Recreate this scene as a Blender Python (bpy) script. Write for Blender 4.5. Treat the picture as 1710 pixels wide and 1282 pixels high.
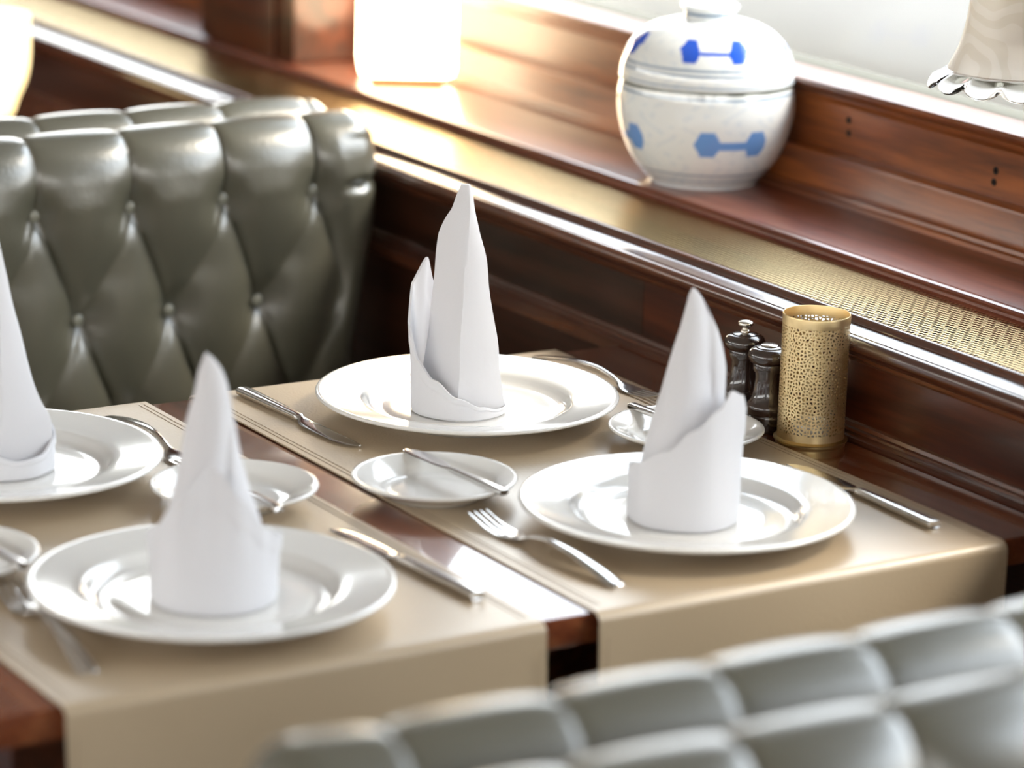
import bpy, bmesh, math, random
from math import sin, cos, pi, radians as R_, sqrt, exp
from mathutils import Vector, Matrix
random.seed(7)
S = bpy.context.scene
for o in list(bpy.data.objects): bpy.data.objects.remove(o)
COL = S.collection
TZ = 0.75                                   # table top height; heights below are given from it

# ------------------------------------------------------------------ camera
cd = bpy.data.cameras.new('camera'); cam = bpy.data.objects.new('camera', cd); COL.objects.link(cam)
cr = Vector((0.85005941, -0.52586077, 0.02948661)); cu = Vector((0.11264521, 0.23621107, 0.96515045)); cf = cr.cross(cu) * -1
m = Matrix(((cr.x, cu.x, -cf.x), (cr.y, cu.y, -cf.y), (cr.z, cu.z, -cf.z)))
cam.matrix_world = Matrix.Translation((0, 0, 0.9144 + TZ)) @ m.to_4x4()
cd.sensor_width = 36; cd.lens = 116.576; cd.clip_start = 0.05
cd.dof.use_dof = True; cd.dof.focus_distance = 3.34; cd.dof.aperture_fstop = 3.0; cd.dof.aperture_blades = 0
S.camera = cam
# ------------------------------------------------------------------ world and exposure
W = bpy.data.worlds.new('overcast_sky'); S.world = W; W.use_nodes = True
wn = W.node_tree.nodes; wl = W.node_tree.links; bg = wn['Background']
tc = wn.new('ShaderNodeTexCoord'); sp = wn.new('ShaderNodeSeparateXYZ'); rp = wn.new('ShaderNodeValToRGB')
wl.new(tc.outputs['Generated'], sp.inputs[0]); wl.new(sp.outputs['Z'], rp.inputs[0]); wl.new(rp.outputs[0], bg.inputs[0])
rp.color_ramp.elements[0].position = 0.0; rp.color_ramp.elements[0].color = (1.0, 0.94, 0.82, 1)
rp.color_ramp.elements[1].position = 0.5; rp.color_ramp.elements[1].color = (0.80, 0.90, 1.0, 1)
bg.inputs[1].default_value = 5.0
S.view_settings.view_transform = 'Standard'; S.view_settings.look = 'None'
S.view_settings.gamma = 1; S.view_settings.use_curve_mapping = False
S.view_settings.exposure = 0.6
def area(name, loc, rot, sx, sy, power=0, color=(1, 1, 1), portal=False):
    l = bpy.data.lights.new(name, 'AREA'); l.shape = 'RECTANGLE'; l.size = sx; l.size_y = sy; l.energy = power; l.color = color
    if portal: l.cycles.is_portal = True
    o = bpy.data.objects.new(name, l); COL.objects.link(o); o.location = loc; o.rotation_euler = rot; return o
# openings that let the sky in
area('daylight_opening_right', (2.62, 3.2, TZ + 0.85), (0, R_(90), 0), 1.2, 6.6, portal=True)
area('daylight_opening_left', (-1.95, 2.5, TZ + 0.75), (0, R_(-90), 0), 1.3, 7.6, portal=True)
area('daylight_opening_back', (0, -1.95, TZ + 0.75), (R_(90), 0, 0), 3.6, 1.5, portal=True)
sun = bpy.data.lights.new('sun', 'SUN'); sun.energy = 2.6; sun.angle = R_(14); sun.color = (1, 0.88, 0.7)
so = bpy.data.objects.new('sun', sun); COL.objects.link(so)
so.rotation_euler = Vector((0.62, -0.25, 0.75)).to_track_quat('Z', 'Y').to_euler()

# ------------------------------------------------------------------ helpers
def tag(o, label=None, cat=None, group=None, kind=None):
    if label: o['label'] = label
    if cat: o['category'] = cat
    if group: o['group'] = group
    if kind: o['kind'] = kind
    return o
def obj(name, bm, mat, parent=None, smooth=True, norm=True):
    if norm: bmesh.ops.recalc_face_normals(bm, faces=bm.faces)
    me = bpy.data.meshes.new(name); bm.to_mesh(me); bm.free()
    if mat: me.materials.append(mat)
    if smooth:
        for p in me.polygons: p.use_smooth = True
        me.set_sharp_from_angle(angle=R_(smooth if smooth is not True else 40))
    o = bpy.data.objects.new(name, me); COL.objects.link(o)
    if parent: o.parent = parent
    return o
def empty(name, loc=(0, 0, 0), rz=0):
    o = bpy.data.objects.new(name, None); COL.objects.link(o); o.location = loc; o.rotation_euler = (0, 0, rz); o.empty_display_size = 0.05; return o
def copy_tree(o, parent=None):
    c = o.copy(); COL.objects.link(c)
    if parent: c.parent = parent
    for ch in list(o.children): copy_tree(ch, c)
    return c
def bx(bm, x0, x1, y0, y1, z0, z1, bev=0):
    r = bmesh.ops.create_cube(bm, size=1)
    for v in r['verts']:
        v.co = Vector((x0 + (v.co.x + .5) * (x1 - x0), y0 + (v.co.y + .5) * (y1 - y0), z0 + (v.co.z + .5) * (z1 - z0)))
    if bev:
        es = list({e for v in r['verts'] for e in v.link_edges})
        bmesh.ops.bevel(bm, geom=es, offset=bev, segments=2, affect='EDGES', profile=.6)
    return bm
def grid(bm, rows, close_u=False, close_v=False, cap=False):
    """rows: list of lists of points -> quads"""
    vs = [[bm.verts.new(p) for p in r] for r in rows]
    n, k = len(vs), len(vs[0])
    for i in range(n if close_v else n - 1):
        a, b = vs[i], vs[(i + 1) % n]
        for j in range(k if close_u else k - 1):
            try: bm.faces.new((a[j], a[(j + 1) % k], b[(j + 1) % k], b[j]))
            except ValueError: pass
    if cap:
        bm.faces.new(vs[0]); bm.faces.new(vs[-1])
    return vs
def lathe(bm, prof, n=64, c=(0, 0, 0)):
    rows = [[(c[0] + max(r, 1e-5) * cos(2*pi*k/n), c[1] + max(r, 1e-5) * sin(2*pi*k/n), c[2] + z) for k in range(n)] for r, z in prof]
    grid(bm, rows, close_u=True)
    bmesh.ops.remove_doubles(bm, verts=bm.verts, dist=3e-5)
    return bm
def smoothprof(pts, n=6):
    out = []
    for i in range(len(pts) - 1):
        p0 = pts[max(i-1, 0)]; p1 = pts[i]; p2 = pts[i+1]; p3 = pts[min(i+2, len(pts)-1)]
        for k in range(n):
            t = k / n
            out.append(tuple(0.5*((2*b) + (-a+c)*t + (2*a-5*b+4*c-d)*t*t + (-a+3*b-3*c+d)*t**3) for a, b, c, d in zip(p0, p1, p2, p3)))
    out.append(pts[-1]); return out
def extrude_y(bm, prof, y0, y1):
    """closed x,z outline extruded along y"""
    grid(bm, [[(x, y0, z) for x, z in prof], [(x, y1, z) for x, z in prof]], close_u=True, cap=True)
    return bm
def interp(tab, x):
    if x <= tab[0][0]: return tab[0][1]
    for (a, b), (c, d) in zip(tab, tab[1:]):
        if x <= c:
            t = (x - a) / (c - a); return b + (d - b) * t
    return tab[-1][1]
def tab_smooth(pts, period=360.0):
    pts = sorted(pts); n = len(pts)
    def f(x):
        x = x % period
        for i in range(n):
            a = pts[i]; b = pts[(i+1) % n]; xb = b[0] + (period if i == n-1 else 0); xx = x
            if i == n-1 and x < a[0]: xx = x + period
            if a[0] <= xx <= xb:
                t = (xx - a[0]) / (xb - a[0]); t = t*t*(3-2*t)
                return [u + (v-u)*t for u, v in zip(a[1:], b[1:])]
        return list(pts[0][1:])
    return f

# ------------------------------------------------------------------ materials
def newmat(name):
    mt = bpy.data.materials.new(name); mt.use_nodes = True; nt = mt.node_tree
    return mt, nt, nt.nodes['Principled BSDF']
def noise_bump(nt, b, scale, strength, dist=0.002, stretch=(1, 1, 1), detail=4, voronoi=False, normal_in='Normal'):
    tc = nt.nodes.new('ShaderNodeTexCoord'); mp = nt.nodes.new('ShaderNodeMapping'); mp.inputs['Scale'].default_value = stretch
    nt.links.new(tc.outputs['Object'], mp.inputs[0])
    if voronoi:
        n = nt.nodes.new('ShaderNodeTexVoronoi'); n.feature = 'SMOOTH_F1'; n.inputs['Scale'].default_value = scale; out = n.outputs['Distance']
    else:
        n = nt.nodes.new('ShaderNodeTexNoise'); n.inputs['Scale'].default_value = scale; n.inputs['Detail'].default_value = detail; out = n.outputs['Fac']
    nt.links.new(mp.outputs[0], n.inputs['Vector'])
    bp = nt.nodes.new('ShaderNodeBump'); bp.inputs['Strength'].default_value = strength; bp.inputs['Distance'].default_value = dist
    nt.links.new(out, bp.inputs['Height']); nt.links.new(bp.outputs[0], b.inputs[normal_in])
    return mp, out, bp
def wood(name, c1, c2, c3, rough=.28, coat=.5, axis='y', coatr=.12, scale=1.0):
    mt, nt, b = newmat(name)
    tc = nt.nodes.new('ShaderNodeTexCoord'); mp = nt.nodes.new('ShaderNodeMapping')
    mp.inputs['Scale'].default_value = {'y': (14, 1.1, 14), 'x': (1.1, 14, 14), 'z': (14, 14, 1.1)}[axis]
    nt.links.new(tc.outputs['Object'], mp.inputs[0])
    n = nt.nodes.new('ShaderNodeTexNoise'); n.inputs['Scale'].default_value = 2.2*scale; n.inputs['Detail'].default_value = 7; n.inputs['Distortion'].default_value = .6
    n2 = nt.nodes.new('ShaderNodeTexNoise'); n2.inputs['Scale'].default_value = 14*scale; n2.inputs['Detail'].default_value = 5
    nt.links.new(mp.outputs[0], n.inputs['Vector']); nt.links.new(mp.outputs[0], n2.inputs['Vector'])
    mx = nt.nodes.new('ShaderNodeMath'); mx.operation = 'MULTIPLY_ADD'; mx.inputs[1].default_value = .35
    nt.links.new(n2.outputs['Fac'], mx.inputs[0]); nt.links.new(n.outputs['Fac'], mx.inputs[2])
    r = nt.nodes.new('ShaderNodeValToRGB'); e = r.color_ramp.elements
    e[0].position = .45; e[0].color = (*c1, 1); e[1].position = .85; e[1].color = (*c3, 1); k = e.new(.65); k.color = (*c2, 1)
    nt.links.new(mx.outputs[0], r.inputs[0]); nt.links.new(r.outputs[0], b.inputs['Base Color'])
    b.inputs['Roughness'].default_value = rough; b.inputs['Coat Weight'].default_value = coat; b.inputs['Coat Roughness'].default_value = coatr
    bp = nt.nodes.new('ShaderNodeBump'); bp.inputs['Strength'].default_value = .12; bp.inputs['Distance'].default_value = .001
    nt.links.new(mx.outputs[0], bp.inputs['Height']); nt.links.new(bp.outputs[0], b.inputs['Normal'])
    return mt
M = {}
M['panel'] = wood('dark_mahogany', (.018, .0035, .0012), (.042, .0080, .0024), (.085, .018, .005), coat=.35)
M['panel_dark'] = wood('darker_mahogany', (.014, .005, .003), (.030, .010, .005), (.05, .016, .008))  # darker tone for the far stretch of the dado
M['trim'] = wood('moulding_mahogany', (.035, .010, .006), (.075, .022, .010), (.13, .042, .016), rough=.25, coat=.8)
M['sill'] = wood('sill_mahogany', (.075, .018, .010), (.14, .035, .018), (.20, .060, .030), rough=.3, coat=.6, coatr=.15)
M['board'] = wood('orange_mahogany', (.075, .018, .005), (.17, .045, .009), (.30, .085, .016), rough=.35, coat=.35, coatr=.25)
M['table'] = wood('table_mahogany', (.085, .020, .009), (.17, .045, .017), (.25, .08, .03), rough=.22, coat=1.0, coatr=.06)
M['floor'] = wood('floor_boards', (.03, .012, .006), (.05, .02, .01), (.07, .03, .015), rough=.4, coat=.2)

def plain(name, col, rough=.4, metal=0, **kw):
    mt, nt, b = newmat(name)
    b.inputs['Base Color'].default_value = (*col, 1); b.inputs['Roughness'].default_value = rough; b.inputs['Metallic'].default_value = metal
    for k, v in kw.items(): b.inputs[k.replace('_', ' ')].default_value = v
    return mt, nt, b
M['ceiling'], _, _ = plain('cream_ceiling', (.72, .72, .71), .7)
M['wall_cream'], nt, b = plain('cream_wall', (.62, .58, .5), .7); noise_bump(nt, b, 60, .1)
M['steel'], nt, b = plain('polished_steel', (.72, .71, .70), .13, 1.0); noise_bump(nt, b, 300, .03, .0004, (1, .1, 1))
M['porcelain'], nt, b = plain('white_porcelain', (.78, .765, .73), .12, 0, Coat_Weight=.6, Coat_Roughness=.04)
# faint moulded relief on the rim of the dinner plates
M['porcelain_relief'], nt, b = plain('embossed_porcelain', (.78, .765, .73), .14, 0, Coat_Weight=.6, Coat_Roughness=.05)
tc = nt.nodes.new('ShaderNodeTexCoord'); sx = nt.nodes.new('ShaderNodeSeparateXYZ'); nt.links.new(tc.outputs['Object'], sx.inputs[0])
def mth(nt, op, a, b_=None, c=None):
    n = nt.nodes.new('ShaderNodeMath'); n.operation = op
    for i, v in enumerate((a, b_, c)):
        if v is None: continue
        if isinstance(v, (int, float)): n.inputs[i].default_value = v
        else: nt.links.new(v, n.inputs[i])
    return n.outputs[0]
x_, y_ = sx.outputs[0], sx.outputs[1]
rad = mth(nt, 'SQRT', mth(nt, 'ADD', mth(nt, 'MULTIPLY', x_, x_), mth(nt, 'MULTIPLY', y_, y_)))
ang = mth(nt, 'ARCTAN2', y_, x_)
a1 = mth(nt, 'SINE', mth(nt, 'MULTIPLY', ang, 28)); a2 = mth(nt, 'SINE', mth(nt, 'ADD', mth(nt, 'MULTIPLY', rad, 520), mth(nt, 'MULTIPLY', mth(nt, 'SINE', mth(nt, 'MULTIPLY', ang, 14)), 2.2)))
band = mth(nt, 'MULTIPLY', mth(nt, 'GREATER_THAN', rad, .122), mth(nt, 'LESS_THAN', rad, .144))
hh = mth(nt, 'MULTIPLY', mth(nt, 'MULTIPLY', mth(nt, 'GREATER_THAN', mth(nt, 'MULTIPLY', a1, a2), .25), band), 1)
bp = nt.nodes.new('ShaderNodeBump'); bp.inputs['Strength'].default_value = .35; bp.inputs['Distance'].default_value = .0006
nt.links.new(hh, bp.inputs['Height']); nt.links.new(bp.outputs[0], b.inputs['Normal'])

M['linen'], nt, b = plain('white_linen', (.69, .69, .72), .85, 0, Sheen_Weight=.2)
tc = nt.nodes.new('ShaderNodeTexCoord')
def wave(axis, sc):
    w = nt.nodes.new('ShaderNodeTexWave'); w.bands_direction = axis; w.inputs['Scale'].default_value = sc; nt.links.new(tc.outputs['Object'], w.inputs['Vector']); return w.outputs['Fac']
nz = nt.nodes.new('ShaderNodeTexNoise'); nz.inputs['Scale'].default_value = 28; nz.inputs['Detail'].default_value = 3; nt.links.new(tc.outputs['Object'], nz.inputs['Vector'])
hgt = mth(nt, 'ADD', mth(nt, 'MULTIPLY', mth(nt, 'ADD', wave('Z', 420), wave('X', 420)), .05), mth(nt, 'MULTIPLY', nz.outputs['Fac'], 1.6))
bp = nt.nodes.new('ShaderNodeBump'); bp.inputs['Strength'].default_value = .35; bp.inputs['Distance'].default_value = .0015
nt.links.new(hgt, bp.inputs['Height']); nt.links.new(bp.outputs[0], b.inputs['Normal'])
b.inputs['Subsurface Weight'].default_value = .12; b.inputs['Subsurface Radius'].default_value = (.01, .01, .01); b.inputs['Subsurface Scale'].default_value = .5

M['runner'], nt, b = plain('beige_leatherette', (.46, .36, .25), .40, 0, Coat_Weight=.45, Coat_Roughness=.32)
noise_bump(nt, b, 420, .35, .0007, (1, 1, 1), voronoi=True)
tc = nt.nodes.new('ShaderNodeTexCoord'); nz = nt.nodes.new('ShaderNodeTexNoise'); nz.inputs['Scale'].default_value = 5
r = nt.nodes.new('ShaderNodeValToRGB'); r.color_ramp.elements[0].color = (.45, .345, .225, 1); r.color_ramp.elements[1].color = (.51, .40, .27, 1)
nt.links.new(tc.outputs['Object'], nz.inputs['Vector']); nt.links.new(nz.outputs['Fac'], r.inputs[0]); nt.links.new(r.outputs[0], b.inputs['Base Color'])
M['thread'], _, _ = plain('beige_thread', (.33, .25, .17), .7)

M['leather'], nt, b = plain('dark_green_leather', (.100, .097, .070), .34, 0, Specular_IOR_Level=1.0, Coat_Weight=.9, Coat_Roughness=.26)
noise_bump(nt, b, 260, .4, .0009, (1, 1, 1), voronoi=True)
M['button'], _, _ = plain('green_leather_button', (.26, .26, .21), .2, 0, Coat_Weight=.7)

M['brass'], _, _ = plain('matt_brass', (.85, .66, .36), .42, 1.0)
M['brass_dark'], _, _ = plain('brushed_brass_base', (.62, .46, .2), .35, 1.0)
def mix_alpha(nt, b, alpha_socket):
    out = nt.nodes['Material Output']; tr = nt.nodes.new('ShaderNodeBsdfTransparent'); mx = nt.nodes.new('ShaderNodeMixShader')
    nt.links.new(alpha_socket, mx.inputs[0]); nt.links.new(tr.outputs[0], mx.inputs[1]); nt.links.new(b.outputs[0], mx.inputs[2]); nt.links.new(mx.outputs[0], out.inputs[0])
# fretted brass of the candle holder: cut-out cells between rounded bars
M['brass_fret'], nt, b = plain('fretted_brass', (.86, .68, .38), .42, 1.0)
tc = nt.nodes.new('ShaderNodeTexCoord'); s3 = nt.nodes.new('ShaderNodeSeparateXYZ'); nt.links.new(tc.outputs['Object'], s3.inputs[0])
an = mth(nt, 'MULTIPLY', mth(nt, 'ARCTAN2', s3.outputs[1], s3.outputs[0]), .0335)
cb = nt.nodes.new('ShaderNodeCombineXYZ'); nt.links.new(an, cb.inputs[0]); nt.links.new(s3.outputs[2], cb.inputs[1])
vo = nt.nodes.new('ShaderNodeTexVoronoi'); vo.voronoi_dimensions = '2D'; vo.feature = 'DISTANCE_TO_EDGE'; vo.inputs['Scale'].default_value = 270; vo.inputs['Randomness'].default_value = .85
nt.links.new(cb.outputs[0], vo.inputs['Vector'])
solid = mth(nt, 'LESS_THAN', vo.outputs['Distance'], .20)
mix_alpha(nt, b, solid)
# perforated brass of the grille
M['grille'], nt, b = plain('perforated_brass', (.86, .66, .34), .30, 1.0)
tc = nt.nodes.new('ShaderNodeTexCoord'); s3 = nt.nodes.new('ShaderNodeSeparateXYZ'); nt.links.new(tc.outputs['Object'], s3.inputs[0])
P_ = 2*pi/.0124
gx = mth(nt, 'COSINE', mth(nt, 'MULTIPLY', s3.outputs[0], P_)); gy = mth(nt, 'COSINE', mth(nt, 'MULTIPLY', s3.outputs[1], P_))
mix_alpha(nt, b, mth(nt, 'LESS_THAN', mth(nt, 'ABSOLUTE', mth(nt, 'MULTIPLY', gx, gy)), .30))
M['mill'] = wood('ebonised_wood', (.010, .005, .004), (.022, .011, .008), (.05, .024, .014), rough=.2, coat=1.0, axis='z', coatr=.06)
M['pewter'], _, _ = plain('pewter_knob', (.75, .70, .62), .2, 1.0)
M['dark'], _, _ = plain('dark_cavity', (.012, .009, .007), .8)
M['bluewhite'], nt, b = plain('blue_and_white_porcelain', (.9, .9, .9), .12, 0, Coat_Weight=.8, Coat_Roughness=.03)
at = nt.nodes.new('ShaderNodeAttribute'); at.attribute_name = 'Glaze'; nt.links.new(at.outputs['Color'], b.inputs['Base Color'])
# window pane: thin clear glass
def pane_mat():
    mt = bpy.data.materials.new('window_glass'); mt.use_nodes = True; nt = mt.node_tree; nt.nodes.clear()
    out = nt.nodes.new('ShaderNodeOutputMaterial'); tr = nt.nodes.new('ShaderNodeBsdfTransparent'); gl = nt.nodes.new('ShaderNodeBsdfGlossy'); gl.inputs['Roughness'].default_value = .02
    mx = nt.nodes.new('ShaderNodeMixShader'); mx.inputs[0].default_value = .012
    nt.links.new(tr.outputs[0], mx.inputs[1]); nt.links.new(gl.outputs[0], mx.inputs[2]); nt.links.new(mx.outputs[0], out.inputs[0]); return mt
M['pane'] = pane_mat()
M['weathered'], _, _ = plain('weathered_frame_paint', (.15, .145, .11), .75)
M['frost'], nt, b = plain('etched_frosted_glass', (.86, .82, .76), .5, 0, Transmission_Weight=.6, IOR=1.2)
tc = nt.nodes.new('ShaderNodeTexCoord'); vo = nt.nodes.new('ShaderNodeTexWave'); vo.wave_type = 'RINGS'; vo.inputs['Scale'].default_value = 28; vo.inputs['Distortion'].default_value = 9; vo.inputs['Detail'].default_value = 1.5; vo.inputs['Detail Scale'].default_value = 1.2
nt.links.new(tc.outputs['Object'], vo.inputs['Vector']); bp = nt.nodes.new('ShaderNodeBump'); bp.inputs['Strength'].default_value = .5; bp.inputs['Distance'].default_value = .001
nt.links.new(vo.outputs['Fac'], bp.inputs['Height']); nt.links.new(bp.outputs[0], b.inputs['Normal'])
r = nt.nodes.new('ShaderNodeValToRGB'); r.color_ramp.elements[0].position = .42; r.color_ramp.elements[0].color = (.90, .86, .79, 1); r.color_ramp.elements[1].position = .5; r.color_ramp.elements[1].color = (.98, .95, .90, 1)
vo.inputs['Scale'].default_value = 14; nt.links.new(vo.outputs['Fac'], r.inputs[0]); nt.links.new(r.outputs[0], b.inputs['Base Color'])
M['crystal'], _, _ = plain('clear_crystal', (1, 1, 1), .02, 0, Transmission_Weight=1.0, IOR=1.45)
def lit(name, col, em, st):
    mt, nt, b = plain(name, col, .4); b.inputs['Emission Color'].default_value = (*em, 1); b.inputs['Emission Strength'].default_value = st; return mt
M['lit_white'] = lit('lit_white_shade', (.9, .9, .88), (1, .78, .50), 9.0)
M['lit_warm'] = lit('lit_warm_shade', (.9, .86, .7), (1, .74, .32), 1.5)
M['hull'], _, _ = plain('white_paint_outside', (.95, .95, .94), .5)
M['quay'], nt, b = plain('stone_outside', (.13, .135, .11), .9)
noise_bump(nt, b, 6, .4, .01)

# ------------------------------------------------------------------ the room
Y0, Y1 = -2.0, 9.0
def struct(name, bm, mat, **kw): return tag(obj(name, bm, mat, **kw), kind='structure')
struct('floor', bx(bmesh.new(), -2.1, 2.9, Y0-.1, Y1+.1, -.1, 0), M['floor'], smooth=False)
struct('ceiling', bx(bmesh.new(), -2.1, 2.9, Y0-.1, Y1+.1, TZ+1.62, TZ+1.72), M['ceiling'], smooth=False)
struct('wall_front', bx(bmesh.new(), -2.1, 2.9, Y1, Y1+.1, 0, TZ+1.62), M['panel'], smooth=False)
# wall_left and wall_back: low wainscot, posts and header around wide window openings
b_ = bmesh.new(); bx(b_, -2.1, -2.0, Y0, Y1, 0, TZ+.65); bx(b_, -2.1, -2.0, Y0, Y1, TZ+1.3, TZ+1.62)
for y in (Y0, .3, 2.4, 4.5, 6.6, Y1-.15): bx(b_, -2.1, -2.0, y, y+.15, TZ+.1, TZ+1.4)
struct('wall_left', b_, M['board'], smooth=False)
b_ = bmesh.new(); bx(b_, -2.1, 2.9, Y0-.1, Y0, 0, TZ+.75); bx(b_, -2.1, 2.9, Y0-.1, Y0, TZ+1.5, TZ+1.62)
for x in (-2.1, -.3, 1.5): bx(b_, x, x+.2, Y0-.1, Y0, TZ+.75, TZ+1.5)
bx(b_, 1.9, 2.9, Y0-.1, Y0, TZ, TZ+1.5)
struct('wall_back', b_, M['board'], smooth=False)

# window wall: panelled dado, recessed brass grille, deep sill, back boards, ledge
b_ = bmesh.new(); bx(b_, 2.013, 2.06, Y0, 2.930, 0, TZ+.09); struct('wall_right', b_, M['panel'], smooth=False)
b_ = bmesh.new(); bx(b_, 2.0131, 2.06, 2.931, Y1, 0, TZ+.09); struct('wall_right', b_, M['panel_dark'], smooth=False)
b_ = bmesh.new(); bx(b_, 2.442, 2.55, Y0, .43, TZ+.2, TZ+1.4); bx(b_, 2.41, 2.55, Y0, Y1, 0, TZ+.20); bx(b_, 2.41, 2.55, Y0, Y1, TZ+1.4, TZ+1.62)  # first box: unseen panel added to block window light beside the camera
struct('wall_right', b_, M['panel'], smooth=False)
def molding(name, prof, mat, y0=Y0, y1=Y1):
    return struct(name, extrude_y(bmesh.new(), [(x, TZ+z) for x, z in prof], y0, y1), mat, smooth=35)
# foot moulding standing just above the table
molding('trim_1', [(2.0135, -.01), (2.003, -.01), (2.003, .004), (2.006, .006), (2.004, .010), (2.0045, .0125), (2.008, .0135), (2.0095, .017), (2.0135, .0185)], M['trim'])
# nosing: cove, rounded front, flat top, small rise up to the grille
cove = [(2.0135, .079), (2.011, .080), (2.0095, .083), (2.009, .086), (2.003, .089), (1.999, .0905), (1.9975, .093)]
nose = [(1.9935, .0955), (1.9905, .0985), (1.9895, .102), (1.9900, .1055), (1.992, .1085), (1.9955, .1105), (1.9985, .1108), (1.9998, .1096), (2.0012, .1112),
        (2.006, .1117), (2.0195, .1122), (2.0225, .1140), (2.0245, .1185), (2.0275, .1205), (2.0315, .1205), (2.0345, .1188), (2.0362, .115), (2.037, .100), (2.037, .086), (2.0135, .086)]
molding('trim_2', cove + nose, M['trim'])
# grille
g = empty('brass_grille', (2.10, 3.5, TZ+.1165)); tag(g, 'long perforated brass grille strip running between the sill and the front moulding', 'grille')
b_ = bmesh.new(); grid(b_, [[(-.064, -5.4, 0), (.068, -5.4, 0)], [(-.064, 5.4, 0), (.068, 5.4, 0)]]); obj('perforated_sheet', b_, M['grille'], g, smooth=False)
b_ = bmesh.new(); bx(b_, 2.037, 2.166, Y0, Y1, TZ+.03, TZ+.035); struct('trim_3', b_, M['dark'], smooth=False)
# sill with its rounded front edge (bullnose) and riser
molding('trim_4', [(2.166, .09), (2.166, .1135), (2.164, .1145), (2.1635, .1175), (2.167, .1195), (2.1675, .1225), (2.1650, .1240), (2.1640, .1265), (2.1655, .1288), (2.169, .1302), (2.173, .1298), (2.175, .1290), (2.177, .1294), (2.325, .1294), (2.325, .09)], M['sill'])
# lower back board with little cove at its foot
molding('trim_5', [(2.322, .1294), (2.308, .1294), (2.3085, .134), (2.313, .136), (2.314, .140), (2.319, .142), (2.3212, .146), (2.3212, .176), (2.3225, .180), (2.326, .1815), (2.3425, .182), (2.36, .182), (2.36, .1294)], M['board'])
molding('trim_6', [(2.342, .182), (2.342, .236), (2.339, .240), (2.3365, .243), (2.336, .247), (2.331, .249), (2.3275, .2525), (2.3265, .2565), (2.3285, .2605), (2.333, .262), (2.385, .262), (2.392, .258), (2.40, .182)], M['board'])
b_ = bmesh.new()
for (y, z, r) in [(3.005, .222, .0042), (3.004, .207, .0038), (2.74, .212, .0045), (2.742, .199, .0042)]:
    rr = [[(2.342 - d, y + rr_*cos(a*pi/8), TZ + z + rr_*sin(a*pi/8)) for a in range(16)] for rr_, d in ((r, 0), (r, .0006), (r*.55, .0008), (r*.4, -.002))]
    grid(b_, rr, close_u=True, cap=True)
obj_pl = struct('trim_7', b_, M['dark'])
# posts, frame bars and panes of the right-hand windows
PY = [(-1.73, -1.44), (.15, .44), (2.12, 2.40), (4.06, 4.35), (5.98, 6.27), (7.9, 8.19)]
for i, (a, c) in enumerate(PY):
    b_ = bmesh.new(); bx(b_, 2.178, 2.44, a, c, TZ+.1295, TZ+1.62, .006)
    bx(b_, 2.171, 2.19, a+.05, c-.05, TZ+.1297, TZ+1.5, .003)
    struct('trim_%d' % (8+i), b_, M['panel'], smooth=30)
ends = [-2.0] + [v for p in PY for v in p] + [9.0]
for i in range(0, len(ends), 2):
    a, c = ends[i], ends[i+1]
    w = empty('window_%d' % (i//2+1), (2.404, (a+c)/2, TZ+.245)); tag(w, kind='structure'); h = (c-a)/2
    b_ = bmesh.new(); bx(b_, -.012, .03, -h, h, 0, .016, .004); bx(b_, -.012, .03, -h, h, 1.115, 1.14, .004); bx(b_, -.012, .03, -h, -h+.03, .016, 1.115); bx(b_, -.012, .03, h-.03, h, .016, 1.115)
    obj('window_frame', b_, M['weathered'], w, smooth=30)
    b_ = bmesh.new(); bx(b_, .008, .012, -h+.03, h-.03, .016, 1.115); obj('pane', b_, M['pane'], w, smooth=False)
# outside: stone quay and a white hull beyond the glass
o = obj('stone_pavement', bx(bmesh.new(), 2.75, 16, -12, 24, -.35, -.25), M['quay'], smooth=False); tag(o, kind='structure')
b_ = bmesh.new()
rows = []
for i in range(41):
    y = 2.6 + i*.125; t = (i-20)/20.0; wdt = max(.05, 1-abs(t)**9)
    rows.append([(5.1 - .62*wdt*abs(sin(a))**.3, y, .29 + 2.0*(1-cos(a))/2*wdt) for a in [pi*(k/24)**1.6 for k in range(25)]] + [(6.8, y, .29)])
grid(b_, rows, close_u=True, cap=True)
hl = obj('boat_hull', b_, M['hull']); tag(hl, 'large white rounded hull outside beyond the window glass', 'boat')
b_ = bmesh.new(); bx(b_, 5.0, 6.6, 3.0, 7.0, -.25, .29); obj('keel', b_, M['quay'], hl, smooth=False)

# ------------------------------------------------------------------ tables
def table(y0, y1, label):
    t = empty('dining_table', (1.45, (y0+y1)/2, 0)); tag(t, label, 'table')
    h = (y1-y0)/2
    b_ = bmesh.new(); bx(b_, -.55, .551, -h, h, TZ-.027, TZ, .0025); obj('tabletop', b_, M['table'], t, smooth=30)
    b_ = bmesh.new(); bx(b_, -.47, .47, -h+.07, h-.07, TZ-.09, TZ-.0272, .002); obj('apron', b_, M['panel'], t, smooth=30)
    b_ = bmesh.new(); lathe(b_, smoothprof([(.045, .05), (.05, .12), (.035, .2), (.04, .4), (.055, .55), (.07, TZ-.09)], 5), 32); obj('pedestal', b_, M['panel'], t)
    b_ = bmesh.new(); lathe(b_, [(0, 0), (.24, 0), (.24, .02), (.2, .035), (.06, .05), (0, .05)], 48); obj('base', b_, M['panel'], t)
    return t
table(2.212, 2.966, 'polished mahogany table laid with beige runners and folded napkins')
table(4.14, 4.89, 'bare mahogany table top glimpsed behind the far bench at the wall')

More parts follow.
